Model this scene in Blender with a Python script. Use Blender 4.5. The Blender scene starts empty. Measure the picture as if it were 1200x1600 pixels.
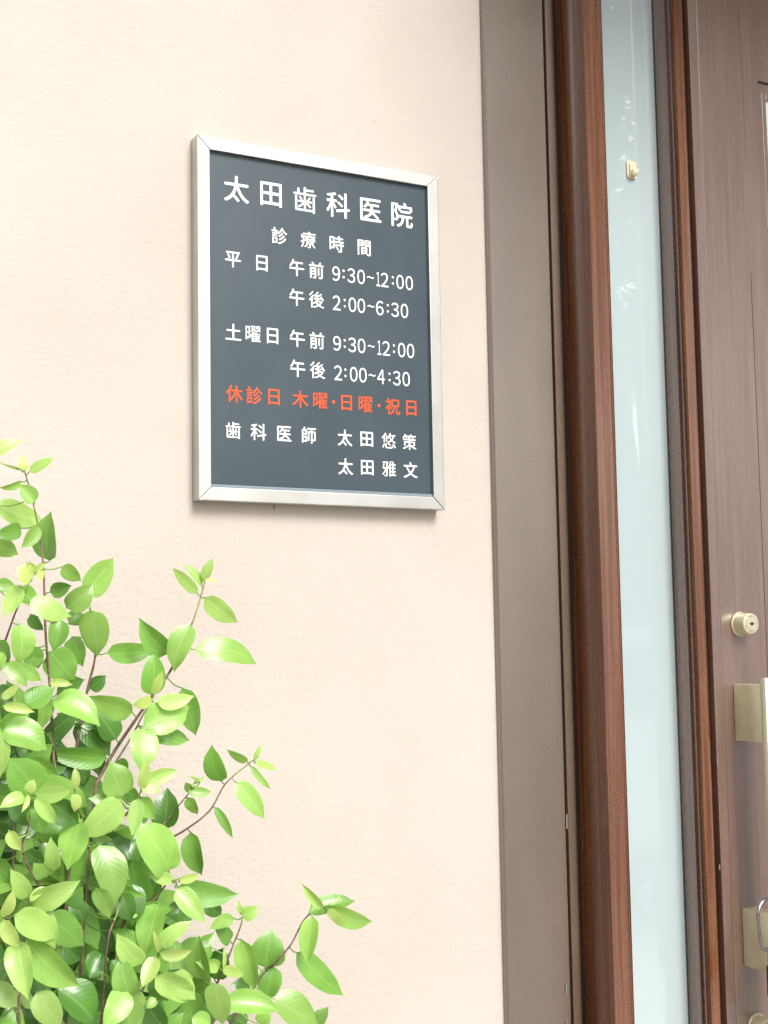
import bpy, bmesh, math, random
from mathutils import Vector, Matrix
from mathutils.geometry import delaunay_2d_cdt

R = math.radians
random.seed(7)
C = bpy.context.scene.collection
sc = bpy.context.scene

# ------------------------------------------------------------------ camera, sky, sun, exposure
ZC = 1.20                                             # eye height above the porch floor
CAM = Vector((-1.1025, -2.1489, ZC - 0.0))
AX_R = Vector((0.86918839, -0.49419604, -0.01678736))
AX_U = Vector((-0.03361919, -0.09293193, 0.99510472))
AX_F = Vector((0.49333689, 0.8643691, 0.09738983))
FPX = 2246.52
cd = bpy.data.cameras.new('camera')
cam = bpy.data.objects.new('camera', cd); C.objects.link(cam)
cd.sensor_fit = 'VERTICAL'; cd.sensor_height = 32.0; cd.lens = FPX / 1600 * 32.0
cd.clip_start = 0.05; cd.clip_end = 800
m = Matrix.Identity(4)
for i in range(3):
    m[i][0] = AX_R[i]; m[i][1] = AX_U[i]; m[i][2] = -AX_F[i]; m[i][3] = CAM[i]
cam.matrix_world = m
sc.camera = cam

SUN_EL, SUN_AZ = R(40), R(172)                        # behind the camera to the right, veiled by thin cloud
w = bpy.data.worlds.new('World'); sc.world = w; w.use_nodes = True
nt = w.node_tree; nt.nodes.clear()
sky = nt.nodes.new('ShaderNodeTexSky'); sky.sky_type = 'NISHITA'; sky.sun_disc = False
sky.sun_elevation = SUN_EL; sky.sun_rotation = SUN_AZ; sky.dust_density = 6.0; sky.air_density = 1.2
hs = nt.nodes.new('ShaderNodeHueSaturation'); hs.inputs['Saturation'].default_value = 0.22   # an overcast, nearly white sky
bg = nt.nodes.new('ShaderNodeBackground'); bg.inputs['Strength'].default_value = 0.11
wo = nt.nodes.new('ShaderNodeOutputWorld')
nt.links.new(sky.outputs[0], hs.inputs['Color']); nt.links.new(hs.outputs[0], bg.inputs['Color'])
nt.links.new(bg.outputs[0], wo.inputs['Surface'])
sd = bpy.data.lights.new('sun', 'SUN'); sd.energy = 1.7; sd.angle = R(22); sd.color = (1, 0.97, 0.92)
so = bpy.data.objects.new('sun', sd); C.objects.link(so)
dirv = Vector((math.sin(SUN_AZ) * math.cos(SUN_EL), math.cos(SUN_AZ) * math.cos(SUN_EL), math.sin(SUN_EL)))
so.rotation_euler = dirv.to_track_quat('Z', 'Y').to_euler(); so.location = dirv * 20
sc.view_settings.view_transform = 'Standard'; sc.view_settings.look = 'None'
sc.view_settings.exposure = 0.60; sc.view_settings.gamma = 1.0
sc.view_settings.use_curve_mapping = False
sc.cycles.max_bounces = 8

# ------------------------------------------------------------------ helpers
def at(px, py, Y):
    """the place at depth Y (wall face = 0) seen at a point of the 1200 x 1600 photograph"""
    d = AX_F * FPX + AX_R * (px - 600) - AX_U * (py - 800)
    return CAM + d * ((Y - CAM.y) / d.y)

def scale_at(Y):
    return FPX / ((Y - CAM.y) / AX_F.y)

def tag(o, label=None, cat=None, group=None, kind=None):
    if label: o['label'] = label
    if cat: o['category'] = cat
    if group: o['group'] = group
    if kind: o['kind'] = kind
    return o

def empty(name, loc=(0, 0, 0)):
    o = bpy.data.objects.new(name, None); C.objects.link(o); o.location = loc
    o.empty_display_size = 0.05
    return o

def link(name, me, mat, parent=None):
    o = bpy.data.objects.new(name, me); C.objects.link(o)
    if mat is not None:
        me.materials.clear(); me.materials.append(mat)
    if parent is not None:
        o.parent = parent
        base = Vector((0, 0, 0)); p = parent
        while p is not None:
            base += p.location; p = p.parent
        me.transform(Matrix.Translation(-base))
    return o

def mesh_bm(bm, smooth=False):
    me = bpy.data.meshes.new('m'); bm.normal_update(); bm.to_mesh(me); bm.free()
    if smooth:
        for p in me.polygons: p.use_smooth = True
    return me

def box(bm, x0, x1, y0, y1, z0, z1, bevel=0.0):
    r = bmesh.ops.create_cube(bm, size=1)
    vs = r['verts']
    for v in vs:
        v.co = Vector((x0 + (v.co.x + .5) * (x1 - x0), y0 + (v.co.y + .5) * (y1 - y0), z0 + (v.co.z + .5) * (z1 - z0)))
    if bevel > 0:
        es = list({e for v in vs for e in v.link_edges})
        bmesh.ops.bevel(bm, geom=es, offset=bevel, segments=2, profile=.5, affect='EDGES')

def boxmesh(*a, **k):
    bm = bmesh.new(); box(bm, *a, **k); return mesh_bm(bm)

def prism(pts, z0, z1):
    """closed outline in plan (x, y), raised from z0 to z1"""
    bm = bmesh.new()
    a = [bm.verts.new((x, y, z0)) for x, y in pts]; b = [bm.verts.new((x, y, z1)) for x, y in pts]
    n = len(pts)
    for i in range(n):
        bm.faces.new((a[i], a[(i + 1) % n], b[(i + 1) % n], b[i]))
    bm.faces.new(a); bm.faces.new(b)
    bmesh.ops.recalc_face_normals(bm, faces=bm.faces[:])
    return mesh_bm(bm)

def tube(bm, pts, rads, seg=8, cap=True):
    pts = [Vector(p) for p in pts]
    rings = []
    prev = None
    for i, p in enumerate(pts):
        t = (pts[min(i + 1, len(pts) - 1)] - pts[max(i - 1, 0)]).normalized()
        if prev is None:
            n = t.cross(Vector((0.13, 0.9, 0.4))).normalized()
        else:
            n = (prev - t * prev.dot(t)).normalized()
        prev = n; b = t.cross(n)
        r = rads[i] if hasattr(rads, '__len__') else rads
        rings.append([bm.verts.new(p + (n * math.cos(2 * math.pi * k / seg) + b * math.sin(2 * math.pi * k / seg)) * r) for k in range(seg)])
    for i in range(len(rings) - 1):
        for k in range(seg):
            bm.faces.new((rings[i][k], rings[i][(k + 1) % seg], rings[i + 1][(k + 1) % seg], rings[i + 1][k]))
    if cap:
        bm.faces.new(rings[0][::-1]); bm.faces.new(rings[-1])

def lathe(profile, cx, cz, y0, seg=40):
    """profile [(radius, distance out of the door)] turned about an axis pointing out (-Y)"""
    bm = bmesh.new(); rings = []
    for r, d in profile:
        if r <= 1e-6:
            rings.append([bm.verts.new((cx, y0 - d, cz))])
        else:
            rings.append([bm.verts.new((cx + r * math.cos(2 * math.pi * k / seg), y0 - d, cz + r * math.sin(2 * math.pi * k / seg))) for k in range(seg)])
    for a, b in zip(rings, rings[1:]):
        for k in range(seg):
            if len(a) == 1 and len(b) == 1: break
            if len(b) == 1: bm.faces.new((a[k], a[(k + 1) % seg], b[0]))
            elif len(a) == 1: bm.faces.new((a[0], b[(k + 1) % seg], b[k]))
            else: bm.faces.new((a[k], a[(k + 1) % seg], b[(k + 1) % seg], b[k]))
    bmesh.ops.recalc_face_normals(bm, faces=bm.faces[:])
    me = mesh_bm(bm)
    for p in me.polygons: p.use_smooth = True
    return me

def autosmooth(me, ang=35):
    for p in me.polygons: p.use_smooth = True
    try:
        me.set_sharp_from_angle(angle=R(ang))
    except Exception:
        pass
    return me

# ------------------------------------------------------------------ materials
def mat(name, col, rough=.5, metal=0., spec=.5, coat=0., coat_r=.1):
    m = bpy.data.materials.new(name); m.use_nodes = True
    b = m.node_tree.nodes['Principled BSDF']
    b.inputs['Base Color'].default_value = (*col, 1); b.inputs['Roughness'].default_value = rough
    b.inputs['Metallic'].default_value = metal; b.inputs['Specular IOR Level'].default_value = spec
    b.inputs['Coat Weight'].default_value = coat; b.inputs['Coat Roughness'].default_value = coat_r
    return m

def N(m, t, **k):
    n = m.node_tree.nodes.new(t)
    for a, v in k.items():
        if a in n.inputs: n.inputs[a].default_value = v
        else: setattr(n, a, v)
    return n

def L(m, a, b): m.node_tree.links.new(a, b)

def P(m): return m.node_tree.nodes['Principled BSDF']

def noise_col(m, c1, c2, scale=(1, 1, 1), nscale=5, detail=4, lo=.35, hi=.65, coord='Object', into='Base Color'):
    tc = N(m, 'ShaderNodeTexCoord'); mp = N(m, 'ShaderNodeMapping'); mp.inputs['Scale'].default_value = scale
    nz = N(m, 'ShaderNodeTexNoise', Scale=nscale, Detail=detail)
    cr = N(m, 'ShaderNodeValToRGB'); cr.color_ramp.elements[0].position = lo; cr.color_ramp.elements[1].position = hi
    cr.color_ramp.elements[0].color = (*c1, 1); cr.color_ramp.elements[1].color = (*c2, 1)
    L(m, tc.outputs[coord], mp.inputs['Vector']); L(m, mp.outputs[0], nz.inputs['Vector'])
    L(m, nz.outputs[0], cr.inputs[0])
    if into: L(m, cr.outputs[0], P(m).inputs[into])
    return tc, mp, nz, cr

def bump(m, hs_, dist, strength=1., chain=None):
    b = N(m, 'ShaderNodeBump'); b.inputs['Distance'].default_value = dist; b.inputs['Strength'].default_value = strength
    L(m, hs_, b.inputs['Height'])
    if chain is not None: L(m, chain.outputs[0], b.inputs['Normal'])
    L(m, b.outputs[0], P(m).inputs['Normal'])
    return b

# cream sprayed stucco
stucco = mat('cream_stucco', (.76, .64, .53), .9, spec=.2)
tc, mp, nz, cr = noise_col(stucco, (.515, .455, .405), (.558, .500, .450), nscale=2.2, detail=5)
vo = N(stucco, 'ShaderNodeTexNoise', Scale=170, Detail=3, Roughness=.6)
v2 = N(stucco, 'ShaderNodeTexVoronoi', Scale=95)
L(stucco, tc.outputs['Object'], vo.inputs['Vector']); L(stucco, tc.outputs['Object'], v2.inputs['Vector'])
b1 = bump(stucco, vo.outputs[0], .0017, .7)
b2 = bump(stucco, v2.outputs['Distance'], .0010, .45, b1)
# a few tiny dark specks in the stucco
v3 = N(stucco, 'ShaderNodeTexVoronoi', Scale=7.5)
L(stucco, tc.outputs['Object'], v3.inputs['Vector'])
lt = N(stucco, 'ShaderNodeMath', operation='LESS_THAN'); lt.inputs[1].default_value = .018
L(stucco, v3.outputs['Distance'], lt.inputs[0])
mx = N(stucco, 'ShaderNodeMix', data_type='RGBA')
L(stucco, lt.outputs[0], mx.inputs[0]); L(stucco, cr.outputs[0], mx.inputs[6]); mx.inputs[7].default_value = (.45, .36, .27, 1)
L(stucco, mx.outputs[2], P(stucco).inputs['Base Color'])

def brown(name, c1, c2, rough, coat, stretch=(14, 14, .35)):
    m = mat(name, c1, rough, spec=.5)
    P(m).inputs['IOR'].default_value = coat
    tc, mp, nz, cr = noise_col(m, c1, c2, stretch, 9, 5)
    # wood-print streaks and a fine sparkle of the textured film
    g = N(m, 'ShaderNodeTexNoise', Scale=380, Detail=2)
    L(m, tc.outputs['Object'], g.inputs['Vector'])
    gr = N(m, 'ShaderNodeMapRange'); gr.inputs['From Min'].default_value = .3; gr.inputs['From Max'].default_value = .7
    gr.inputs['To Min'].default_value = .62; gr.inputs['To Max'].default_value = 1.38
    L(m, g.outputs[0], gr.inputs['Value'])
    vm = N(m, 'ShaderNodeVectorMath', operation='SCALE'); L(m, cr.outputs[0], vm.inputs[0]); L(m, gr.outputs[0], vm.inputs['Scale'])
    L(m, vm.outputs[0], P(m).inputs['Base Color'])
    n2 = N(m, 'ShaderNodeTexNoise', Scale=3, Detail=4)
    L(m, tc.outputs['Object'], n2.inputs['Vector'])
    mr = N(m, 'ShaderNodeMapRange'); mr.inputs['To Min'].default_value = rough - .04; mr.inputs['To Max'].default_value = rough + .05
    L(m, n2.outputs[0], mr.inputs['Value']); L(m, mr.outputs[0], P(m).inputs['Roughness'])
    return m
brown_alu = brown('bronze_aluminium', (.088, .052, .030), (.116, .074, .046), .30, 2.8, (1, 1, .4))
brown_wood = brown('wood_film', (.100, .026, .007), (.185, .068, .026), .22, 2.3)
brown_door = brown('door_film', (.110, .052, .036), (.180, .096, .070), .30, 3.0)
black_rubber = mat('black_rubber', (.008, .007, .006), .7)

steel = mat('brushed_steel', (.70, .70, .68), .42, metal=1.)
tcs, mps, nzs, crs = noise_col(steel, (.50, .50, .475), (.57, .57, .55), (1, 1, 1), 14, 4)
gs = N(steel, 'ShaderNodeTexNoise', Scale=300, Detail=2); mp2 = N(steel, 'ShaderNodeMapping'); mp2.inputs['Scale'].default_value = (1, 1, .03)
L(steel, tcs.outputs['Object'], mp2.inputs['Vector']); L(steel, mp2.outputs[0], gs.inputs['Vector'])
bump(steel, gs.outputs[0], .0003, .3)

panel_m = mat('slate_acrylic', (.026, .040, .050), .38, spec=.6)
noise_col(panel_m, (.025, .047, .061), (.034, .058, .075), nscale=9, detail=4)
pale_strip_m = mat('pale_strip', (.20, .25, .28), .3)
white_ink = mat('white_vinyl', (.85, .85, .84), .45)
orange_ink = mat('orange_vinyl', (.74, .085, .012), .5)

gold = mat('champagne_metal', (.60, .53, .33), .34, metal=.35)
noise_col(gold, (.64, .59, .39), (.72, .67, .46), nscale=30, detail=4)
g2 = N(gold, 'ShaderNodeTexNoise', Scale=700, Detail=1); tcg = N(gold, 'ShaderNodeTexCoord')
L(gold, tcg.outputs['Object'], g2.inputs['Vector']); bump(gold, g2.outputs[0], .0003, .3)
gold_pol = mat('polished_champagne', (.74, .70, .55), .22, metal=.5)
keyhole = mat('keyhole_dark', (.12, .07, .03), .5, metal=.5)
chrome = mat('chrome', (.34, .34, .37), .18, metal=1.)
black_pl = mat('black_plastic', (.02, .02, .03), .35)
hook_m = mat('ivory_plastic', (.74, .66, .46), .35, spec=.5)

glass_m = mat('milky_glass', (.66, .77, .78), .55, spec=.4, coat=1., coat_r=.0)
P(glass_m).inputs['Coat IOR'].default_value = 2.3
noise_col(glass_m, (.45, .55, .575), (.48, .58, .60), nscale=1.2, detail=2)
shaded_glass_edge = mat('shaded_glass_edge', (.02, .12, .11), .3)
win_glass = mat('obscure_glass', (.70, .74, .76), .3, coat=1., coat_r=.0)
tile_m = mat('porch_tile', (.42, .39, .35), .7)
noise_col(tile_m, (.38, .35, .31), (.46, .43, .39), nscale=40, detail=5)
concrete = mat('concrete', (.38, .37, .35), .9)
noise_col(concrete, (.33, .32, .30), (.42, .41, .39), nscale=3, detail=8)
asphalt = mat('asphalt', (.06, .06, .06), .9)
noise_col(asphalt, (.05, .05, .05), (.075, .074, .07), nscale=60, detail=5)
added_canopy_m = mat('added_canopy_board', (.5, .42, .28), .7)
noise_col(added_canopy_m, (.30, .22, .11), (.37, .28, .15), (1, 30, 1), 6, 4)
soil_m = mat('soil', (.05, .035, .022), .95)
noise_col(soil_m, (.035, .024, .015), (.075, .052, .034), nscale=40, detail=6)

def leaf_mat(name, c, vein, trans, rough=.36):
    m = mat(name, c, rough - .02, spec=.6, coat=.6, coat_r=.24)
    nt = m.node_tree; b = P(m)
    uv = N(m, 'ShaderNodeUVMap'); uv.uv_map = 'uv'
    sp = N(m, 'ShaderNodeSeparateXYZ'); L(m, uv.outputs[0], sp.inputs[0])
    # midrib: |u - .5|
    su = N(m, 'ShaderNodeMath', operation='SUBTRACT'); su.inputs[1].default_value = .5; L(m, sp.outputs[0], su.inputs[0])
    ab = N(m, 'ShaderNodeMath', operation='ABSOLUTE'); L(m, su.outputs[0], ab.inputs[0])
    mr = N(m, 'ShaderNodeMapRange'); mr.inputs['From Min'].default_value = .012; mr.inputs['From Max'].default_value = .045
    mr.inputs['To Min'].default_value = .75; mr.inputs['To Max'].default_value = 0
    L(m, ab.outputs[0], mr.inputs['Value'])
    # side veins: stripes of v - 0.6|u-.5|
    mu = N(m, 'ShaderNodeMath', operation='MULTIPLY_ADD'); L(m, ab.outputs[0], mu.inputs[0]); mu.inputs[1].default_value = -.55
    L(m, sp.outputs[1], mu.inputs[2])
    si = N(m, 'ShaderNodeMath', operation='MULTIPLY'); si.inputs[1].default_value = 62.; L(m, mu.outputs[0], si.inputs[0])
    sn = N(m, 'ShaderNodeMath', operation='SINE'); L(m, si.outputs[0], sn.inputs[0])
    mr2 = N(m, 'ShaderNodeMapRange'); mr2.inputs['From Min'].default_value = .80; mr2.inputs['From Max'].default_value = 1.
    mr2.inputs['To Max'].default_value = .03; L(m, sn.outputs[0], mr2.inputs['Value'])
    mxx = N(m, 'ShaderNodeMath', operation='MAXIMUM'); L(m, mr.outputs[0], mxx.inputs[0]); L(m, mr2.outputs[0], mxx.inputs[1])
    # blotches
    oi = N(m, 'ShaderNodeObjectInfo')
    tc = N(m, 'ShaderNodeTexCoord'); nz = N(m, 'ShaderNodeTexNoise', Scale=28, Detail=4); L(m, tc.outputs['Object'], nz.inputs['Vector'])
    dk = N(m, 'ShaderNodeMix', data_type='RGBA')
    dk.inputs[6].default_value = (c[0] * .60, c[1] * .74, c[2] * .6, 1); dk.inputs[7].default_value = (min(1, c[0] * 1.22), min(1, c[1] * 1.15), c[2] * 1.15, 1)
    L(m, nz.outputs[0], dk.inputs[0])
    mx = N(m, 'ShaderNodeMix', data_type='RGBA'); L(m, mxx.outputs[0], mx.inputs[0]); L(m, dk.outputs[2], mx.inputs[6]); mx.inputs[7].default_value = (*vein, 1)
    hv = N(m, 'ShaderNodeHueSaturation'); L(m, mx.outputs[2], hv.inputs['Color'])
    vr = N(m, 'ShaderNodeMapRange'); vr.inputs['To Min'].default_value = .82; vr.inputs['To Max'].default_value = 1.2
    L(m, oi.outputs['Random'], vr.inputs['Value']); L(m, vr.outputs[0], hv.inputs['Value'])
    L(m, hv.outputs[0], b.inputs['Base Color'])
    bp = N(m, 'ShaderNodeBump'); bp.inputs['Distance'].default_value = .0004; bp.inputs['Strength'].default_value = .16
    L(m, sn.outputs[0], bp.inputs['Height']); L(m, bp.outputs[0], b.inputs['Normal'])
    tr = N(m, 'ShaderNodeBsdfTranslucent'); L(m, hv.outputs[0], tr.inputs['Color'])
    ms = N(m, 'ShaderNodeMixShader'); ms.inputs[0].default_value = trans
    L(m, b.outputs[0], ms.inputs[1]); L(m, tr.outputs[0], ms.inputs[2])
    L(m, ms.outputs[0], nt.nodes['Material Output'].inputs['Surface'])
    return m
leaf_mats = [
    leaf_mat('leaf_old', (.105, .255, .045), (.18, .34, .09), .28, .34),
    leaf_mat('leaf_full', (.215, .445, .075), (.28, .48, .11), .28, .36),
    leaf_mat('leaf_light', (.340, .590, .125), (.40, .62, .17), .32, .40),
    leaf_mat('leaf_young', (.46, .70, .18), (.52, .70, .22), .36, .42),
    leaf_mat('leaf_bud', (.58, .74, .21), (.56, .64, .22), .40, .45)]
bark_m = mat('twig_bark', (.17, .10, .07), .7)
noise_col(bark_m, (.12, .075, .05), (.24, .15, .11), (1, 1, 1), 90, 5)
twig_green = mat('green_twig', (.26, .32, .10), .5)

# ------------------------------------------------------------------ setting
o = link('ground', boxmesh(-400, 400, -400, 400, -1.0, -.54), concrete); tag(o, 'pale concrete ground in front of the porch', kind='structure')
o = link('porch_floor', boxmesh(-.45, 2.6, -1.75, .6, -.54, -.004), tile_m); tag(o, 'raised tiled porch floor before the door', kind='structure')
o = link('planting_bed', boxmesh(-3.5, -.46, -1.1, -.002, -.55, -.12), soil_m); tag(o, 'dark soil bed along the foot of the wall', kind='structure')

CX0 = at(771, 800, 0).x      # where casing meets the stucco
bl = empty('building', (0, 0, 0))
tag(bl, 'building with cream rough stucco wall carrying the clinic sign', 'building')
bm = bmesh.new()
box(bm, -4.5, CX0, 0, .25, -.54, 3.3)
box(bm, CX0, 2.2, 0, .25, 2.82, 3.3)
box(bm, 2.2, 4.5, 0, .25, -.54, 3.3)
link('wall', mesh_bm(bm), stucco, bl)
link('added_canopy', boxmesh(.42, 3.8, -.75, -.001, 2.95, 3.07), added_canopy_m, bl)  # unseen canopy, added to shade and darken the top of the door
link('added_canopy_front', boxmesh(.37, 3.85, -.80, -.753, 2.92, 3.15), brown_alu, bl)  # front board of the added canopy

# ------------------------------------------------------------------ door frame with the side light
YF = -.084                    # front plane of the stiles
def X(px, Y, py=800): return at(px, py, Y).x
TOP, BOT = 2.80, 0.0
df = empty('door_frame', (X(771, 0), 0, 0))
tag(df, 'dark brown door frame with a narrow milky glass sidelight', 'door frame')
YC = -.0125
xa, xb, xc, xd = X(771, 0), X(777, YC), X(870, YC), X(875, YC)
xe, xf = X(892, YC), X(900, -.004)
xg, xh = X(937, YF), X(966, YF)
# casing: a thin upstand at the wall, then a wide flat face
link('casing', prism([(xb - .004, .2), (xb - .004, YC + .003), (xb - .001, YC), (xc - .0012, YC), (xc, YC + .001), (xc, .2)], BOT, TOP), brown_alu, df)
# the cover strip beside it, rolled back into the joint
pts = [(xc + .0042, .2), (xc + .0042, YC + .001), (xd - .003, YC - .002)]
n = 8
for i in range(n + 1):
    t = i / n; a = t * math.pi / 2
    pts.append((xe - .017 + (.019) * math.sin(a), YC - .002 + .030 * (1 - math.cos(a))))
pts += [(xe + .002, .2)]
link('cover_strip', autosmooth(prism(pts, BOT, TOP), 30), brown_alu, df)
link('gasket', prism([(xc - .001, .1), (xc - .001, .006), (xc + .005, .006), (xc + .005, .1)], BOT, TOP), black_rubber, df)
link('joint_seal', prism([(xe + .001, .1), (xe + .001, .006), (xg + .01, .006), (xg + .01, .1)], BOT, TOP), black_rubber, df)
# left stile: deep side face, narrow front, two fine ribs near the glass
pts = [(xg - .001, .005), (xg - .001, YF + .0004), (xg - .0006, YF), (xh - .0075, YF), (xh - .0070, YF + .0012), (xh - .0060, YF + .0012), (xh - .0055, YF),
       (xh - .0035, YF), (xh - .0030, YF + .0012), (xh - .0022, YF + .0012), (xh - .0018, YF), (xh, YF + .001), (xh, -.005), (xh - .012, -.004), (xh - .012, .005)]
link('stile', prism(pts, BOT, TOP), brown_wood, df)
# glass
YG = -.020
xgl, xgr = xh - .010, X(1046.5, YG)
gl = link('glass_pane', boxmesh(xgl, xgr, YG, YG + .006, .03, TOP - .04), glass_m, df)
link('shaded_glass_edge', boxmesh(xgr + .0003, xgr + .0010, YG - .0015, YG + .006, .03, TOP - .04), shaded_glass_edge, df)  # teal glass edge, with the bead's shadow put into its dark colour
# right stile: sloping bead, dark return, then the front strip rolled into the door gap
x1, x2, x3, x4, x5 = xgr + .0018, X(1050, -.024), X(1067, -.052), X(1082, YF), X(1101, YF)
pts = [(x1, .02), (x1, -.0235), (x2, -.026), (X(1053, -.030), -.033), (X(1066, -.050), -.0525), (X(1069, -.050), -.0525), (X(1069, -.050)+.0005, -.060), (x4 - .0015, YF + .004), (x4, YF)]
for i in range(9):
    t = i / 8; a = t * math.pi / 2
    pts.append((x5 - .014 + .016 * math.sin(a), YF + .020 * (1 - math.cos(a))))
pts += [(x5 + .002, .02)]
link('stile', autosmooth(prism(pts, BOT, TOP), 30), brown_wood, df)
link('head_bar', boxmesh(xg, 2.15, YF + .003, .1, TOP - .05, TOP + .018), brown_wood, df)
XL = X(1106, YF)             # left edge of the door leaf
link('rebate', boxmesh(x5 + .0025, XL + .02, -.03, .0, .01, TOP - .05), black_rubber, df)
link('right_jamb', boxmesh(XL + .93, XL + 1.0, YF, .1, BOT, TOP - .052), brown_wood, df)
link('threshold', boxmesh(xg, XL + 1.0, YF - .03, .1, -.004, .028), steel, df)
# chips in the joint of the frame that show bare bright metal
bm = bmesh.new()
for (px, py, h, w_) in ((889, 168, 9, 1.6), (888.5, 275, 4, 1.4), (886, 1284, 12, 1.4), (885, 1545, 9, 1.2), (885.5, 1596, 4, 1.0)):
    c = at(px, py, YC - .003); k = 1 / 950
    box(bm, c.x - w_ * k, c.x + w_ * k, c.y, c.y + .0009, c.z - h * k, c.z + h * k, .0003)
link('paint_chip', mesh_bm(bm), steel, df)
for (px, py, h, w_) in ((1124.5, 1355, 5, 1.2), (1121, 1187, 8, .8)):
    c = at(px, py, YF - .001); k = 1 / 950
    link('paint_chip', boxmesh(c.x - w_ * k, c.x + w_ * k, c.y, c.y + .0009, c.z - h * k, c.z + h * k), steel, df)

# ------------------------------------------------------------------ door leaf
dr = empty('door', (XL, YF, 0))
tag(dr, 'dark brown front door with champagne handle and glazed panel', 'door')
xs1 = X(1119.5, YF); xs2 = X(1190, YF)
ZB, ZT = .03, TOP - .055
YD = YF + .001
wx0 = X(1195, YD + .006, 200); wz1 = at(1197, 156, YD).z; wx1 = wx0 + .36; wz0 = at(1197, 300, YD).z + .0
wz0 = wz1 - .26
pts = [(XL, .0), (XL, YD + .0005), (XL + .0005, YD), (xs1 - .001, YD), (xs1 - .0004, YD + .001), (xs1 + .0006, YD + .001), (xs1 + .001, YD)]
edge = link('edge_strip', prism(pts + [(xs1 + .001, .0)], ZB, ZT), brown_door, dr)
bm = bmesh.new()
x9 = XL + .92
YP = YD + .0005
box(bm, xs1 + .0012, xs2 - .0006, YP, -.001, ZB, ZT, .0005)
link('leaf_panel', mesh_bm(bm), brown_door, dr)
bm = bmesh.new()
gt = at(1178, 427, YD).z
box(bm, xs2 + .0006, x9, YP, -.001, ZB, gt)
link('leaf_panel', mesh_bm(bm), brown_door, dr)
bm = bmesh.new()
box(bm, xs2 - .0006, wx0 - .012, YP, -.001, gt + .00002, ZT)
box(bm, wx0 - .012, wx1 + .012, YP, -.001, gt + .00002, wz0 - .012)
box(bm, wx0 - .012, wx1 + .012, YP, -.001, wz1 + .012, ZT)
box(bm, wx1 + .012, x9, YP, -.001, gt + .00002, ZT)
link('leaf_panel', mesh_bm(bm), brown_door, dr)
# window with mitred moulding
wn = empty('window', (wx0, YD, wz0)); wn.parent = dr; wn.location = Vector((wx0, YD, wz0)) - dr.location
def sub(name, me, mt, base):
    o = bpy.data.objects.new(name, me); C.objects.link(o); me.materials.append(mt)
    me.transform(Matrix.Translation(-base)); o.parent = wn
    return o
wb = Vector((wx0, YD, wz0))
bm = bmesh.new()
box(bm, wx0 - .0118, wx0 - .001, YD - .001, 0, wz0 - .0118, wz1 + .0118, .0006)
box(bm, wx1 + .001, wx1 + .0118, YD - .001, 0, wz0 - .0118, wz1 + .0118, .0006)
box(bm, wx0 - .0012, wx1 + .0012, YD - .0008, 0, wz1 + .001, wz1 + .0116, .0006)
box(bm, wx0 - .0012, wx1 + .0012, YD - .0008, 0, wz0 - .0116, wz0 - .001, .0006)
sub('moulding', mesh_bm(bm), brown_door, wb)
sub('pane', boxmesh(wx0 - .001, wx1 + .001, YD + .006, YD + .012, wz0 - .001, wz1 + .001), win_glass, wb)
# black strip standing in for the shadow of the moulding's head piece
ga, gb = at(1184, 127, YD), at(1215, 134, YD)
link('head_shadow', boxmesh(ga.x, ga.x + .40, YP - .0012, YP + .001, ga.z - .0035, ga.z + .0015, bevel=.0005), black_rubber, dr)

def cylinder_lock(px, py):
    """keyed cylinder; px, py = centre of the front disc"""
    D = .031
    c = at(px, py, YD - D)
    lk = empty('lock_cylinder', (c.x, YD, c.z)); lk.parent = dr; lk.location = Vector((c.x, YD, c.z)) - dr.location
    base = Vector((c.x, YD, c.z))
    def s(name, me, mt):
        o = bpy.data.objects.new(name, me); C.objects.link(o); me.materials.append(mt)
        me.transform(Matrix.Translation(-base)); o.parent = lk
        return o
    s('collar', autosmooth(lathe([(.0, 0), (.0232, 0), (.0238, .001), (.0232, .003), (.0212, .0045), (.0202, D - .0035), (.0195, D - .0010), (.0182, D), (.0164, D), (.0160, D - .0012), (0, D - .0012)], c.x, c.z, YD), 40), gold)
    s('ring', autosmooth(lathe([(.0158, D - .002), (.0158, D + .0002), (.0150, D + .0010), (.0138, D + .0010), (.0132, D), (.0132, D - .002)], c.x, c.z, YD), 40), gold_pol)
    s('plug', autosmooth(lathe([(.0130, D - .002), (.0130, D + .0002), (.0122, D + .0012), (.0, D + .0014)], c.x, c.z, YD), 40), gold_pol)
    s('keyhole', lathe([(.0036, D + .001), (.0036, D + .0019), (.0, D + .0019)], c.x, c.z, YD, 16), keyhole)
    s('key_slot', boxmesh(c.x - .0055, c.x + .0055, YD - D - .0024, YD - D - .0010, c.z - .0008, c.z + .0008), black_rubber)
    return lk
cylinder_lock(1174, 974.5)
cylinder_lock(1201, 1609)

# pull handle: two blocks with a long flat bar
YB = YD - .070
def bracket(pxa, ya, yb):
    a = at(pxa, ya, YD); b = at(pxa + 3, yb, YD)
    ff = at(1186, 1100, YB)
    x0 = a.x
    bm = bmesh.new()
    box(bm, x0, x0 + .034, YB, YD, b.z, a.z, .0016)
    return x0, bm
xk, bm = bracket(1145.5, 1069, 1158)
hd_b = link('handle_block', autosmooth(mesh_bm(bm)), gold, dr)
xk2, bm = bracket(1159, 1419, 1510)
link('handle_block', autosmooth(mesh_bm(bm)), gold, dr)
za = at(1188, 1059, YB - .004).z; zb2 = za - .62
xm = (xk + xk2) / 2
bm = bmesh.new(); box(bm, xk + .0005, xk + .046, YB - .014, YB - .0003, zb2, za, .0022)
link('handle_bar', autosmooth(mesh_bm(bm)), gold_pol, dr)

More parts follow.
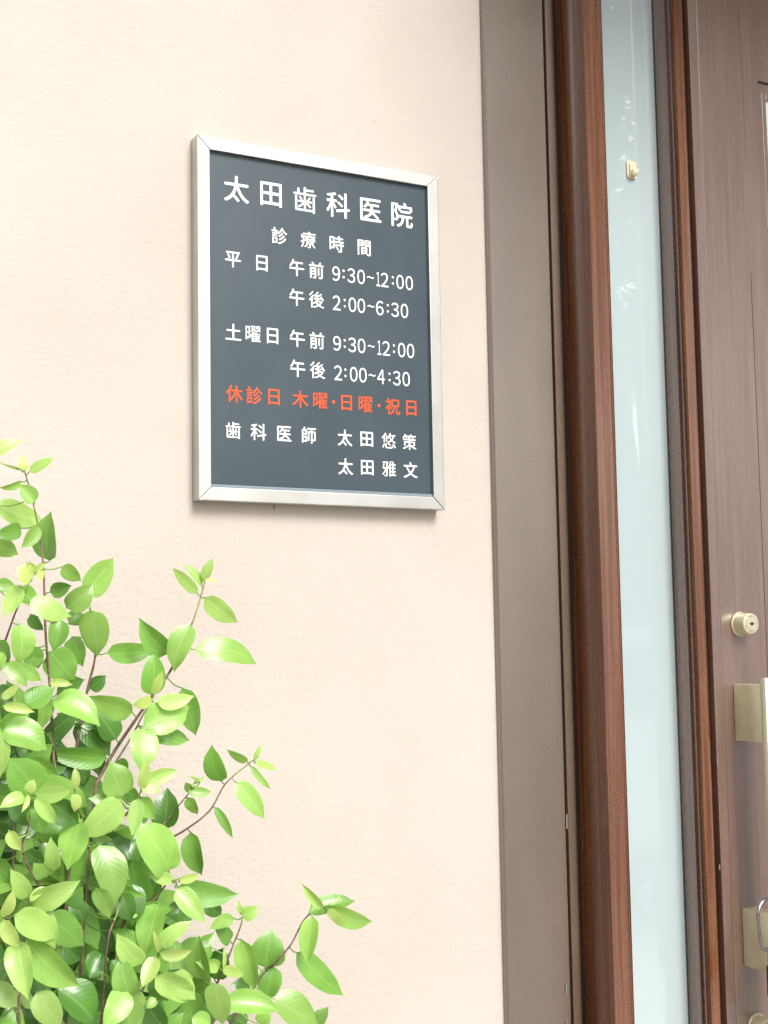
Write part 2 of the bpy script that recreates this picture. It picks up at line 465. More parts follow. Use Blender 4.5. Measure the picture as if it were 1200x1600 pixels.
# padlock with a steel shackle hanging on the handle
pc = at(1200, 1440, YB - .004)
pk = empty('padlock', (pc.x, pc.y, pc.z))
tag(pk, 'small black padlock hanging by its steel shackle from the door handle', 'padlock')
P0 = at(1190, 1478, YB - .02); P1 = at(1184.5, 1430, YB - .02); P2 = at(1190, 1411, YB - .018); P3 = at(1200, 1404, YB - .016)
P4 = P3 + Vector((.02, .01, -.004)); P5 = P4 + Vector((.012, .012, -.03)); P6 = P0 + Vector((.035, .012, -.01))
P00 = at(1199, 1484, YB - .02)
bm = bmesh.new()
def smoothpath(ps, n=6):
    out = []
    q = [ps[0]] + list(ps) + [ps[-1]]
    for i in range(1, len(q) - 2):
        for k in range(n):
            t = k / n; a, b, c, d = q[i - 1], q[i], q[i + 1], q[i + 2]
            out.append(.5 * ((2 * b) + (c - a) * t + (2 * a - 5 * b + 4 * c - d) * t * t + (3 * b - a - 3 * c + d) * t ** 3))
    out.append(ps[-1]); return out
tube(bm, smoothpath([P00, P0, P1, P2, P3, P4, P5, P6]), .0032, 10)
link('shackle', mesh_bm(bm, True), chrome, pk)
B0 = at(1195, 1512, YB - .02)
bm = bmesh.new(); box(bm, B0.x + .012, B0.x + .048, B0.y - .006, B0.y + .011, B0.z - .055, B0.z + .002, .004)
link('body', autosmooth(mesh_bm(bm)), black_pl, pk)
bm = bmesh.new(); tube(bm, [P00 + Vector((.004, 0, .004)), P00 + Vector((.006, 0, -.03))], .004, 10)
link('shank', mesh_bm(bm, True), chrome, pk)

# ------------------------------------------------------------------ ivory hook on the glass
hc = at(985, 266, YG)
hk = empty('adhesive_hook', (hc.x, YG, hc.z))
tag(hk, 'small ivory plastic adhesive hook stuck on the sidelight glass', 'hook')
bm = bmesh.new()
box(bm, hc.x - .0115, hc.x + .0115, YG - .0045, YG - .0004, hc.z - .0175, hc.z + .0175, .0)
es = [e for e in bm.edges if abs((e.verts[0].co - e.verts[1].co).y) > .003]
bmesh.ops.bevel(bm, geom=es, offset=.006, segments=4, profile=.5, affect='EDGES')
link('plate', autosmooth(mesh_bm(bm)), hook_m, hk)
bm = bmesh.new()
prof = [(-.0046, .010), (-.0072, .006), (-.0078, -.002), (-.0085, -.009), (-.0120, -.0125), (-.0160, -.0115), (-.0172, -.0055), (-.0168, -.002),
        (-.0145, -.002), (-.0140, -.007), (-.0120, -.0085), (-.0105, -.005), (-.0103, -.002)]
prof = [(-.0044, .011), (-.0085, .009), (-.0092, -.004), (-.0128, -.005), (-.0148, -.001), (-.0172, -.001), (-.0170, -.008), (-.0140, -.0135), (-.0044, -.0135)]
a = [bm.verts.new((hc.x - .0070, YG + y, hc.z + z)) for y, z in prof]; b = [bm.verts.new((hc.x + .0070, YG + y, hc.z + z)) for y, z in prof]
for i in range(len(prof)):
    j = (i + 1) % len(prof); bm.faces.new((a[i], a[j], b[j], b[i]))
bm.faces.new(a); bm.faces.new(b); bmesh.ops.recalc_face_normals(bm, faces=bm.faces[:])
bmesh.ops.bevel(bm, geom=bm.edges[:], offset=.0009, segments=2, profile=.5, affect='EDGES')
link('prong', autosmooth(mesh_bm(bm), 50), hook_m, hk)

# ------------------------------------------------------------------ the clinic sign
SY = -.028                     # front plane of the sign frame
SW, SH, SB = .4611, .60, .0217
SZ = ZC + .5468
sg = empty('clinic_sign', (0, 0, SZ - SH / 2))
tag(sg, 'slate blue clinic hours sign in brushed steel frame on cream wall', 'sign')
def bar(side):
    w2, h2, b_ = SW / 2, SH / 2, SB
    g = .00035
    O = [(-w2, h2), (w2, h2), (w2, -h2), (-w2, -h2)]; I = [(-w2 + b_, h2 - b_), (w2 - b_, h2 - b_), (w2 - b_, -h2 + b_), (-w2 + b_, -h2 + b_)]
    i, j = side, (side + 1) % 4
    q = [O[i], O[j], I[j], I[i]]
    cx = sum(p[0] for p in q) / 4; cz = sum(p[1] for p in q) / 4
    # pull mitre ends apart by a hair
    dx, dz = (1, 0) if side in (0, 2) else (0, 1)
    q2 = []
    for (x, z) in q:
        sx = -g if (x - cx) * dx > 0 else g; szz = -g if (z - cz) * dz > 0 else g
        q2.append((x + (sx if dx else 0), z + (szz if dz else 0)))
    bm = bmesh.new()
    a = [bm.verts.new((x, SY, SZ + z)) for x, z in q2]; b = [bm.verts.new((x, -.0005, SZ + z)) for x, z in q2]
    bm.faces.new(a); bm.faces.new(b)
    for k in range(4): bm.faces.new((a[k], a[(k + 1) % 4], b[(k + 1) % 4], b[k]))
    bmesh.ops.recalc_face_normals(bm, faces=bm.faces[:])
    fe = [e for e in bm.edges if abs(e.verts[0].co.y - SY) < 1e-6 and abs(e.verts[1].co.y - SY) < 1e-6]
    bmesh.ops.bevel(bm, geom=fe, offset=.0011, segments=2, profile=.5, affect='EDGES')
    return mesh_bm(bm)
for s_ in range(4): link('frame_bar', bar(s_), steel, sg)
PY = SY + .008                # face of the panel
iw, ih = SW / 2 - SB, SH / 2 - SB
link('panel', boxmesh(-iw - .004, iw + .004, PY, -.002, SZ - ih - .004, SZ + ih + .004), panel_m, sg)
link('pale_strip', boxmesh(-iw + .0002, iw - .0002, PY - .0045, PY - .0002, SZ - ih + .0002, SZ - ih + .0052, bevel=.0008), pale_strip_m, sg)  # paler strip along the bottom of the panel
link('backing', boxmesh(-SW / 2 + .004, SW / 2 - .004, -.0018, -.0004, SZ - SH / 2 + .004, SZ + SH / 2 - .004), black_rubber, sg)
c_ = at(428, 793, 0)
link('drip_stain', boxmesh(c_.x - .0008, c_.x + .0008, -.0012, -.0002, c_.z - .004, c_.z + .004), bark_m, sg)

_gl = {}
def glyph_polys(ch):
    """outlines of a character of the built-in font as closed polygons, with round stroke ends"""
    if ch in _gl: return _gl[ch]
    cu = bpy.data.curves.new('g', 'FONT'); cu.body = ch
    ob = bpy.data.objects.new('g', cu); C.objects.link(ob)
    dg = bpy.context.evaluated_depsgraph_get()
    ev = ob.evaluated_get(dg); cc = ev.to_curve(dg, apply_modifiers=False)
    polys = []
    for s in cc.splines:
        bp = s.bezier_points; n = len(bp); P_ = []; corner = []
        for i in range(n):
            p, q = bp[i], bp[(i + 1) % n]; pr = bp[(i - 1) % n]
            def tang(a, b, c):
                for v in (b, c):
                    d = Vector((v.x - a.x, v.y - a.y))
                    if d.length > 1e-4: return d.normalized()
                return Vector((1, 0))
            tin = -tang(p.co, p.handle_left, pr.co); tout = tang(p.co, p.handle_right, q.co)
            ang = math.degrees(math.acos(max(-1, min(1, tin.dot(tout)))))
            P_.append(Vector(p.co[:2])); corner.append(ang > 38)
            straight = abs((p.handle_right - p.co).cross(q.co - p.co).z) < 1e-5 and abs((q.handle_left - q.co).cross(q.co - p.co).z) < 1e-5
            k = 1 if straight else 6
            for t_ in range(1, k):
                t = t_ / k; a, b, c, d = p.co, p.handle_right, q.handle_left, q.co
                v = a * (1 - t) ** 3 + b * 3 * t * (1 - t) ** 2 + c * 3 * t * t * (1 - t) + d * t ** 3
                P_.append(Vector(v[:2])); corner.append(False)
        polys.append((P_, corner))
    ev.to_curve_clear()
    bpy.data.objects.remove(ob); bpy.data.curves.remove(cu)
    _gl[ch] = polys
    return polys

def area(P_): return sum(P_[i].x * P_[(i + 1) % len(P_)].y - P_[(i + 1) % len(P_)].x * P_[i].y for i in range(len(P_))) / 2

def process(polys, off, rad):
    big = max(polys, key=lambda q: abs(area(q[0])))
    sgn = 1 if area(big[0]) > 0 else -1
    out = []
    for P_, corner in polys:
        # drop coincident points
        Q, Cn = [], []
        for p, c in zip(P_, corner):
            if Q and (Q[-1] - p).length < 1e-4: Cn[-1] = Cn[-1] or c; continue
            Q.append(p); Cn.append(c)
        if (Q[0] - Q[-1]).length < 1e-4: Q.pop(); Cn.pop()
        n = len(Q); O = []
        for i in range(n):
            a = (Q[i] - Q[i - 1]).normalized(); b = (Q[(i + 1) % n] - Q[i]).normalized()
            na = Vector((a.y, -a.x)) * sgn; nb = Vector((b.y, -b.x)) * sgn
            s = (na + nb); l = max(.55, s.length / 2); s = s.normalized() if s.length > 1e-6 else na
            O.append(Q[i] + s * (off / l))
        # round the corners: cut the outline back by up to rad on both sides of each
        if not any(Cn): out.append(O); continue
        k0 = Cn.index(True); O = O[k0:] + O[:k0]; Cn = Cn[k0:] + Cn[:k0]
        cum = [0.]
        for i in range(n): cum.append(cum[-1] + (O[(i + 1) % n] - O[i]).length)
        tot = cum[-1]; cs = [i for i in range(n) if Cn[i]]
        def pos(d):
            d %= tot
            for i in range(n):
                if d <= cum[i + 1]: return O[i].lerp(O[(i + 1) % n], (d - cum[i]) / max(1e-9, cum[i + 1] - cum[i]))
            return O[0]
        res = []
        for a_, i in enumerate(cs):
            nx = cs[(a_ + 1) % len(cs)]; dn = (cum[nx] - cum[i]) % tot or tot
            pv = cs[a_ - 1]; dp_ = (cum[i] - cum[pv]) % tot or tot
            ra, rb = min(rad, dp_ * .48), min(rad, dn * .48)
            A, B = pos(cum[i] - ra), pos(cum[i] + rb)
            for t in (0, .2, .4, .6, .8, 1):
                res.append(A * (1 - t) ** 2 + O[i] * 2 * t * (1 - t) + B * t * t)
            rn = min(rad, dn * .48)
            e = cum[i] + dn
            for q in range(i + 1, n if nx <= i else nx):
                if cum[i] + rb + 1e-5 < cum[q] < e - rn - 1e-5: res.append(O[q])
        out.append(res)
    return out

def text_mesh(items):
    """items: (char, centre x, centre z, width or None, height) in metres on the panel"""
    V, F = [], []
    for ch, cx, cz, em, wd in items:
        cjk = ord(ch) > 0x2000
        raw = glyph_polys(chr(0xFF10 + int(ch)) if ch.isdigit() else ch)
        off = .013 if cjk else .006
        if ch in '歯療曜策雅悠後': off = .007
        pol = process(raw, off, .042)
        allp = [p for q in pol for p in q]
        x0, x1 = min(p.x for p in allp), max(p.x for p in allp); y0, y1 = min(p.y for p in allp), max(p.y for p in allp)
        if cjk:
            # keep the em box so that 日 stays narrower than 曜
            sx = sy = em; ox = .5; oy = .38
            ox = (x0 + x1) / 2 * .6 + .5 * .4; oy = (y0 + y1) / 2
        elif ch in '~':
            sx = wd / (x1 - x0); sy = sx * 1.0; ox = (x0 + x1) / 2; oy = (y0 + y1) / 2
        elif ch in ':·':
            sy = em; sx = em; ox = (x0 + x1) / 2; oy = (y0 + y1) / 2
            if ch == ':': sy = em * 1.05
        else:
            sy = em / (y1 - y0); sx = wd / (x1 - x0); ox = (x0 + x1) / 2; oy = (y0 + y1) / 2
        pv, pe, loops = [], [], []
        for q in pol:
            k = len(pv); lp = [Vector((cx + (p.x - ox) * sx, cz + (p.y - oy) * sy)) * 100 for p in q]
            pv += lp; pe += [(k + a, k + (a + 1) % len(lp)) for a in range(len(lp))]; loops.append(lp)
        ov, oe, of, *_r = delaunay_2d_cdt(pv, pe, [], 0, 1e-4)
        def wind(c):
            w_ = 0
            for lp in loops:
                for a, b in zip(lp, lp[1:] + lp[:1]):
                    if (a.y <= c.y) != (b.y <= c.y):
                        if a.x + (c.y - a.y) / (b.y - a.y) * (b.x - a.x) > c.x: w_ += 1 if b.y > a.y else -1
            return w_
        base = len(V); V += [(v.x / 100, v.y / 100, 0) for v in ov]
        for f in of:
            c = (ov[f[0]] + ov[f[1]] + ov[f[2]]) / 3
            if wind(c): F.append(tuple(base + i for i in f))
    me = bpy.data.meshes.new('character'); me.from_pydata(V, [], F)
    me.transform(Matrix.Rotation(R(90), 4, 'X'))
    me.transform(Matrix.Translation((0, PY - .0006, 0)))
    return me

def z1(s, oy): # crop pixel (scale 2.927, origin 290,oy) -> panel place
    return [(ch, at(290 + x / 2.927, oy + y / 2.927, PY), wd) for ch, x, y, wd in s]
BIG, SML = .0475, .0305
D_ = .0148
rows = [
    (z1([('太', 232, 278, 0), ('田', 390, 305, 0), ('歯', 545, 328, 0), ('科', 697, 350, 0), ('医', 845, 378, 0), ('院', 988, 400, 0)], 200), BIG, 'w'),
    (z1([('診', 428, 490, 0), ('療', 560, 512, 0), ('時', 690, 532, 0), ('間', 816, 550, 0)], 200), SML, 'w'),
    (z1([('平', 216, 597, 0), ('日', 348, 615, 0), ('午', 508, 637, 0), ('前', 597, 650, 0), ('9', 688, 663, D_), (':', 722, 667, 0), ('3', 757, 674, D_), ('0', 802, 680, D_), ('~', 845, 686, .0135),
         ('1', 880, 690, .0075), ('2', 910, 694, D_), (':', 947, 698, 0), ('0', 980, 704, D_), ('0', 1022, 709, D_)], 200), SML, 'w'),
    (z1([('午', 508, 773, 0), ('後', 598, 787, 0), ('2', 690, 797, D_), (':', 727, 802, 0), ('0', 762, 806, D_), ('0', 803, 811, D_), ('~', 847, 816, .0135), ('6', 887, 820, D_), (':', 924, 825, 0), ('3', 957, 829, D_), ('0', 1000, 834, D_)], 200), SML, 'w'),
    (z1([('土', 218, 115, 0), ('曜', 308, 125, 0), ('日', 397, 130, 0), ('午', 510, 142, 0), ('前', 600, 152, 0), ('9', 692, 163, D_), (':', 727, 166, 0), ('3', 761, 170, D_), ('0', 804, 175, D_), ('~', 848, 179, .0135),
         ('1', 885, 183, .0075), ('2', 917, 186, D_), (':', 952, 189, 0), ('0', 987, 193, D_), ('0', 1028, 197, D_)], 480), SML, 'w'),
    (z1([('午', 512, 278, 0), ('後', 603, 288, 0), ('2', 697, 298, D_), (':', 730, 301, 0), ('0', 768, 304, D_), ('0', 810, 308, D_), ('~', 852, 312, .0135), ('4', 893, 316, D_), (':', 932, 319, 0), ('3', 965, 322, D_), ('0', 1008, 327, D_)], 480), SML, 'w'),
    (z1([('休', 222, 395, 0), ('診', 313, 402, 0), ('日', 403, 410, 0), ('木', 524, 420, 0), ('曜', 615, 430, 0), ('·', 676, 432, 0), ('日', 735, 438, 0), ('曜', 822, 447, 0), ('·', 884, 451, 0), ('祝', 947, 455, 0), ('日', 1031, 462, 0)], 480), SML, 'o'),
    (z1([('歯', 217, 562, 0), ('科', 333, 568, 0), ('医', 450, 578, 0), ('師', 563, 584, 0), ('太', 728, 600, 0), ('田', 828, 606, 0), ('悠', 928, 612, 0), ('策', 1023, 617, 0)], 480), .0295, 'w'),
    (z1([('太', 731, 728, 0), ('田', 830, 734, 0), ('雅', 930, 740, 0), ('文', 1028, 745, 0)], 480), .0295, 'w')]
for row, em, col in rows:
    zc = sum(p.z for _, p, _ in row) / len(row)
    items = []
    for ch, p, wd in row:
        if ch.isdigit(): items.append((ch, p.x, zc - .0012, .0255, wd))
        else: items.append((ch, p.x, zc, em if ch not in '·' else .045, wd))
    for it in items: link('character', text_mesh([it]), orange_ink if col == 'o' else white_ink, sg)

# ------------------------------------------------------------------ the shrub
pl = empty('shrub', (-.62, -.20, -.12))
tag(pl, 'leafy bright green shrub growing against the cream wall', 'shrub')
STEMS = [  # (depth, thick px at the start, [pixels])
    (-.30, 4.2, [(84, 1190), (78, 1075), (71, 985), (68, 890), (60, 825), (48, 770), (38, 735)]),
    (-.36, 3.5, [(-14, 1060), (5, 1010), (25, 955), (40, 925), (50, 893)]),
    (-.28, 4.2, [(120, 1165), (136, 1080), (149, 1020), (141, 952), (132, 930)]),
    (-.30, 5.0, [(150, 1225), (180, 1172), (215, 1120), (240, 1085), (268, 1045), (283, 1005), (301, 972), (313, 935), (321, 905)]),
    (-.33, 3.0, [(180, 1192), (205, 1152), (224, 1116), (240, 1090)]),
    (-.24, 3.6, [(225, 1345), (257, 1316), (292, 1295), (328, 1266), (352, 1225), (384, 1197), (404, 1182)]),
    (-.20, 2.8, [(235, 1310), (255, 1288), (288, 1248), (303, 1230)]),
    (-.36, 4.5, [(110, 1330), (138, 1304), (190, 1278), (212, 1252), (222, 1232)]),
    (-.34, 4.2, [(185, 1460), (205, 1425), (240, 1405), (262, 1380), (284, 1372)]),
    (-.42, 4.0, [(155, 1630), (163, 1540), (166, 1490), (172, 1455), (182, 1430), (186, 1411)]),
    (-.30, 4.2, [(300, 1625), (325, 1565), (348, 1518), (365, 1475), (378, 1440), (378, 1415)]),
    (-.27, 4.2, [(335, 1640), (405, 1530), (430, 1505), (455, 1475), (476, 1436), (498, 1420), (518, 1415)]),
    (-.42, 4.2, [(205, 1620), (221, 1550), (240, 1518), (249, 1480)]),
    (-.46, 3.6, [(30, 1560), (45, 1480), (48, 1440), (46, 1404)]),
    (-.48, 3.0, [(-15, 1500), (2, 1460), (6, 1432)]),
    (-.42, 3.6, [(70, 1400), (35, 1330), (45, 1290), (45, 1240)]),
    (-.38, 3.6, [(140, 1330), (130, 1285), (119, 1255), (117, 1225)]),
    (-.38, 3.0, [(30, 1190), (12, 1130), (3, 1090)]),
    (-.44, 3.6, [(100, 1600), (55, 1550), (30, 1535), (10, 1520)])]
LEAVES = """-12 712 36 688 18 3;39 735 33 710 14 4;46 737 84 716 14 3;33 734 0 724 4 3;34 752 -2 762 12 2;54 785 30 757 28 2;-6 790 72 818 34 3;78 876 80 798 38 1;33 825 -10 836 24 1
-10 850 29 867 26 2;60 822 33 857 22 2;50 905 24 886 26 4;70 880 50 902 11 4;66 890 62 910 9 4;56 893 40 878 12 4;134 928 178 871 38 2;97 885 127 908 22 2;104 950 146 912 40 2;78 925 112 915 26 1
46 940 112 963 30 3;32 915 4 964 28 3;-8 915 25 918 20 1;28 920 58 945 26 1;48 960 68 985 18 0;142 953 151 1027 40 2;95 968 82 1018 34 1;30 975 28 1040 34 2;108 975 129 958 28 1
308 927 269 886 18 3;315 915 284 882 14 2;318 905 332 872 16 3;320 907 340 909 6 4;320 933 372 973 30 3;304 1015 403 1039 34 2;298 976 272 1051 38 2;264 1021 217 965 40 1;167 1020 245 1012 35 1
236 1086 240 1016 40 1;240 1085 254 1047 14 4;238 1093 207 1101 17 4;246 1098 304 1087 24 3;285 1075 306 1150 36 1;224 1135 296 1104 50 2;228 1140 297 1157 34 1;207 1113 133 1088 34 2;182 1155 150 1108 34 0
223 1138 219 1206 40 2;221 1232 230 1182 16 4;222 1226 280 1203 26 3;220 1232 252 1238 12 4;346 1221 331 1163 30 1;387 1190 354 1171 12 2;398 1187 408 1163 9 3;399 1191 434 1202 11 3;392 1197 424 1234 10 2
369 1222 414 1280 30 2;335 1261 364 1310 16 1;298 1300 316 1368 36 1;257 1296 262 1230 46 0;293 1246 309 1273 17 2;293 1235 331 1237 17 2;300 1236 290 1222 12 2;312 1222 293 1212 5 3;300 1230 322 1214 5 3
216 1248 206 1307 24 3;222 1245 243 1281 27 2;262 1360 202 1288 56 2;264 1360 268 1304 34 2;270 1375 234 1370 19 3;280 1375 313 1366 14 4;278 1386 374 1397 42 1;276 1388 321 1442 34 3;365 1434 327 1452 19 2
378 1432 404 1417 22 2;375 1425 373 1406 8 3;359 1471 333 1445 26 1;320 1408 346 1430 26 0;416 1512 426 1450 50 1;489 1432 480 1507 33 2;463 1488 537 1556 36 1;503 1418 470 1380 18 3;482 1427 556 1408 32 1
513 1418 583 1440 31 2;512 1420 537 1444 13 4;518 1415 533 1397 4 4;378 1468 398 1548 36 2;427 1510 415 1566 37 1;428 1560 498 1602 48 2;480 1622 513 1572 28 1;350 1567 438 1580 44 2;332 1535 348 1602 34 3
335 1530 350 1480 38 0;348 1513 382 1525 16 4;343 1511 305 1503 24 3;318 1530 311 1461 37 2;349 1512 349 1480 6 4;390 1543 360 1538 24 0;272 1520 306 1562 34 3;125 1282 105 1360 42 2;190 1252 122 1309 41 3
192 1256 137 1247 24 2;145 1315 115 1396 38 1;155 1320 178 1418 46 2;43 1402 16 1357 25 3;84 1360 79 1307 22 3;48 1412 126 1376 36 3;4 1432 20 1389 16 4;47 1408 77 1385 12 4;22 1430 90 1466 44 3
60 1418 87 1483 34 3;5 1437 33 1480 24 4;75 1430 132 1478 42 1;150 1388 172 1436 27 2;128 1415 154 1484 34 1;40 1467 125 1541 52 2;27 1470 44 1563 45 3;116 1520 160 1525 42 1;57 1550 96 1606 38 3
-10 1540 28 1573 32 3;90 1545 150 1602 56 0;205 1557 190 1490 38 2;222 1505 182 1458 32 3;248 1412 225 1497 43 2;248 1477 300 1438 25 3;250 1490 300 1485 19 4;248 1487 239 1453 11 4;243 1495 222 1543 25 4
242 1525 306 1562 42 3;195 1545 160 1607 37 2;205 1545 205 1622 45 2;222 1412 206 1343 44 1;228 1412 252 1368 36 0;72 1370 52 1348 22 2;14 1298 34 1329 21 4;-12 1340 24 1379 34 1;215 1425 190 1432 17 3
320 1560 265 1608 50 1;243 1560 228 1576 16 3;78 1018 117 1063 45 1;113 995 130 1042 30 1;15 1042 65 1064 24 2;8 1037 42 1073 26 2;78 1067 114 1070 14 4;88 1085 133 1062 27 0;140 1076 166 1055 26 0
83 1093 157 1135 43 2;40 1100 86 1074 32 1;68 1088 65 1139 33 2;5 1103 55 1113 17 4;3 1092 30 1068 12 4;2 1142 46 1113 36 1;5 1140 74 1172 48 2;166 1184 69 1174 37 1;125 1130 172 1182 40 0
190 1245 172 1188 45 2;58 1237 14 1184 53 1;0 1140 -1 1217 22 3;116 1232 117 1198 14 4;118 1240 116 1269 15 4;55 1241 111 1235 25 3;40 1245 -2 1263 21 3;44 1238 53 1218 15 4;44 1242 33 1270 8 4
55 1247 88 1287 25 3;-5 1220 46 1241 31 1;92 1184 60 1226 36 0;105 1186 105 1216 27 0;128 1188 131 1231 25 0;50 1260 66 1302 35 1;80 1255 123 1287 42 0;182 1190 201 1201 20 1;115 1130 89 1114 22 0
190 1233 216 1252 26 1;128 1280 98 1302 32 1;226 1250 224 1290 18 1;10 1180 45 1160 24 0;60 1340 98 1330 34 0;40 1330 70 1352 28 0;175 1330 205 1312 32 0;180 1300 170 1345 34 0;100 1410 130 1385 34 0
20 1500 -10 1555 34 0;50 1520 68 1572 30 0;160 1490 140 1530 34 0;175 1500 192 1540 26 0;150 1330 196 1350 32 0;262 1430 300 1420 34 0;255 1440 262 1475 30 0;230 1570 262 1608 34 0;290 1540 262 1515 34 0
300 1590 330 1602 28 2;385 1602 350 1590 26 0;405 1600 420 1575 22 2;270 1480 250 1452 24 1;330 1480 296 1500 30 1;360 1555 335 1590 30 1;395 1500 375 1512 26 1;445 1500 420 1490 20 1;100 1475 128 1500 34 0
-5 1000 14 1040 34 1;6 1020 -8 1060 28 2;50 1010 60 1045 28 1;-10 1075 18 1110 36 0;60 1015 44 1050 24 1;130 1100 152 1108 22 0;150 1140 140 1168 28 0;20 1250 60 1290 40 0;-10 1290 30 1330 44 0
130 1440 110 1400 30 0;190 1395 205 1440 34 0;0 1590 40 1602 34 1;130 1580 110 1612 34 1;30 1600 60 1585 30 0"""

def near_stem(px, py):
    best = (1e9, -.34, None)
    for Y, th, ps in STEMS:
        for (ax, ay), (bx, by) in zip(ps, ps[1:]):
            L2 = (bx - ax) ** 2 + (by - ay) ** 2
            t = max(0, min(1, ((px - ax) * (bx - ax) + (py - ay) * (by - ay)) / L2))
            qx, qy = ax + t * (bx - ax), ay + t * (by - ay)
            d = math.hypot(px - qx, py - qy)
            if d < best[0]: best = (d, Y, (qx, qy))
    return best

NS, NW = 12, 4
def leaf_shape(s):
    w_ = (s ** .44) * ((1 - s) ** .80)
    w_ *= 2.22
    if s > .78: w_ *= .34 + .66 * (1 - (s - .78) / .22)
    return w_
def leaf_mesh(b, t, halfw, rng, tone):
    ax = t - b; Ln = ax.length; A = ax / Ln
    view = (CAM - b).normalized()
    Wd = A.cross(view).normalized(); Nn = Wd.cross(A).normalized()   # Nn towards the viewer
    roll = rng.uniform(-.55, .55)
    if tone >= 3: roll = rng.uniform(-.45, .45)
    W2 = Wd * math.cos(roll) + Nn * math.sin(roll); N2 = W2.cross(A).normalized()
    if N2.dot(view) < 0: N2 = -N2
    hw = halfw / max(.6, math.cos(roll))
    fold = rng.uniform(.28, .75); arch = rng.uniform(.04, .14) * Ln * (1 if rng.random() < .8 else -.5)
    side = rng.uniform(-.07, .07) * Ln
    wave = rng.uniform(0, .05); ph = rng.uniform(0, 6)
    vs, uvs = [], []
    for i in range(NS + 1):
        s = i / NS
        c = b + ax * s + N2 * (arch * 4 * s * (1 - s) * .8) - N2 * (abs(arch) * .6 * max(0, s - .8)) + Wd * side * 4 * s * (1 - s)
        ww = hw * leaf_shape(s)
        for j in range(NW + 1):
            u = (j / NW) * 2 - 1
            p = c + W2 * (ww * u * math.cos(fold * abs(u))) + N2 * (ww * abs(u) * math.sin(fold)) - N2 * (.25 * ww * u * u)
            p += N2 * (wave * ww * 2 * abs(u) * math.sin(9 * s + ph + u))
            vs.append(p); uvs.append((j / NW, s))
    fs = []
    for i in range(NS):
        for j in range(NW):
            a = i * (NW + 1) + j
            fs.append((a, a + 1, a + NW + 2, a + NW + 1))
    me = bpy.data.meshes.new('leaf'); me.from_pydata(vs, [], fs)
    ul = me.uv_layers.new(name='uv')
    for lp in me.loops: ul.data[lp.index].uv = uvs[lp.vertex_index]
    for p in me.polygons: p.use_smooth = True
    return me

root = Vector((-.62, -.20, -.14))
for i, (Y, th, ps) in enumerate(STEMS):    # every stem is carried down to the root
    k = 1 / (scale_at(Y))
    pts = [at(px, py, Y + .015 * math.sin(q * 1.7)) for q, (px, py) in enumerate(ps)]
    e = pts[0]; a = 2.4 * i
    mid = Vector((root.x + (e.x - root.x) * .55 + .02 * math.cos(a), root.y + (e.y - root.y) * .7 + .02 * math.sin(a), root.z + (e.z - root.z) * .45))
    low = smoothpath([root + Vector((.035 * math.cos(a), .035 * math.sin(a), 0)), mid, e], 8)
    sp = smoothpath(pts, 5); n = len(sp); cut = int(n * .72)
    rr = [th * .5 * k * (1 - .6 * q / n) for q in range(n)]
    rl = [.009 + (rr[0] - .009) * min(1, q / (len(low) - 1) * 1.2) for q in range(len(low))]
    bm = bmesh.new(); tube(bm, low[:-1] + sp[:cut + 1], rl[:-1] + rr[:cut + 1], 8)
    link('branch', mesh_bm(bm, True), bark_m, pl)
    bm = bmesh.new(); tube(bm, sp[cut:], [r_ * .98 for r_ in rr[cut:]], 8)
    link('twig', mesh_bm(bm, True), twig_green, pl)
def add_petiole(me, pts, r):
    bm = bmesh.new(); bm.from_mesh(me); bm.faces.ensure_lookup_table(); nf = len(bm.faces)
    tube(bm, pts, r, 5); bm.faces.ensure_lookup_table()
    for f in bm.faces[nf:]: f.material_index = 1; f.smooth = True
    bm.to_mesh(me); bm.free(); return me
rng = random.Random(11)
cnt = 0
for ln in LEAVES.replace('\n', ';').split(';'):
    bx, by, tx, ty, wd, tone = [float(v) for v in ln.split()]
    tone = int(tone)
    d, Y, q = near_stem(bx, by)
    Yb = Y + (.03 if tone == 0 else .012 if tone == 1 else -.008 * tone)
    if d > 45: Yb += .05
    Lpx = math.hypot(tx - bx, ty - by)
    dY = rng.uniform(-.30, .18) * Lpx / scale_at(Y)
    b = at(bx, by, Yb); t = at(tx, ty, Yb + dY)
    me = leaf_mesh(b, t, wd * .54 / scale_at(Yb), rng, tone)
    if d < 60:
        p0 = at(q[0], q[1], Y); mid = (p0 + b) / 2 + Vector((0, 0, -.10 * (b - p0).length))
        if (b - p0).length > .003: me = add_petiole(me, smoothpath([p0, mid, b, b + (t - b) * .04], 3), .0009)
    o = link('leaf', me, leaf_mats[tone], pl); cnt += 1
    me.materials.append(bark_m if tone < 3 else twig_green)
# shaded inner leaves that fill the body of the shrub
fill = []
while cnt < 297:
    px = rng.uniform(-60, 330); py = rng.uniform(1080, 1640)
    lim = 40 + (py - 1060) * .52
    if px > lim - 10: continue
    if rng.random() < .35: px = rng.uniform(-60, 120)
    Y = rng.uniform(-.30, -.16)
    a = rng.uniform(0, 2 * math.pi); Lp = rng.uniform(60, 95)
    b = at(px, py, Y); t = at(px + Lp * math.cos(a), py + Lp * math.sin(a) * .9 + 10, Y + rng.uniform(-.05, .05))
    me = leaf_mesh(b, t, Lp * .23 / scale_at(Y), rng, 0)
    link('leaf', me, leaf_mats[rng.choice((0, 1, 1, 2))], pl); cnt += 1; fill.append(1)

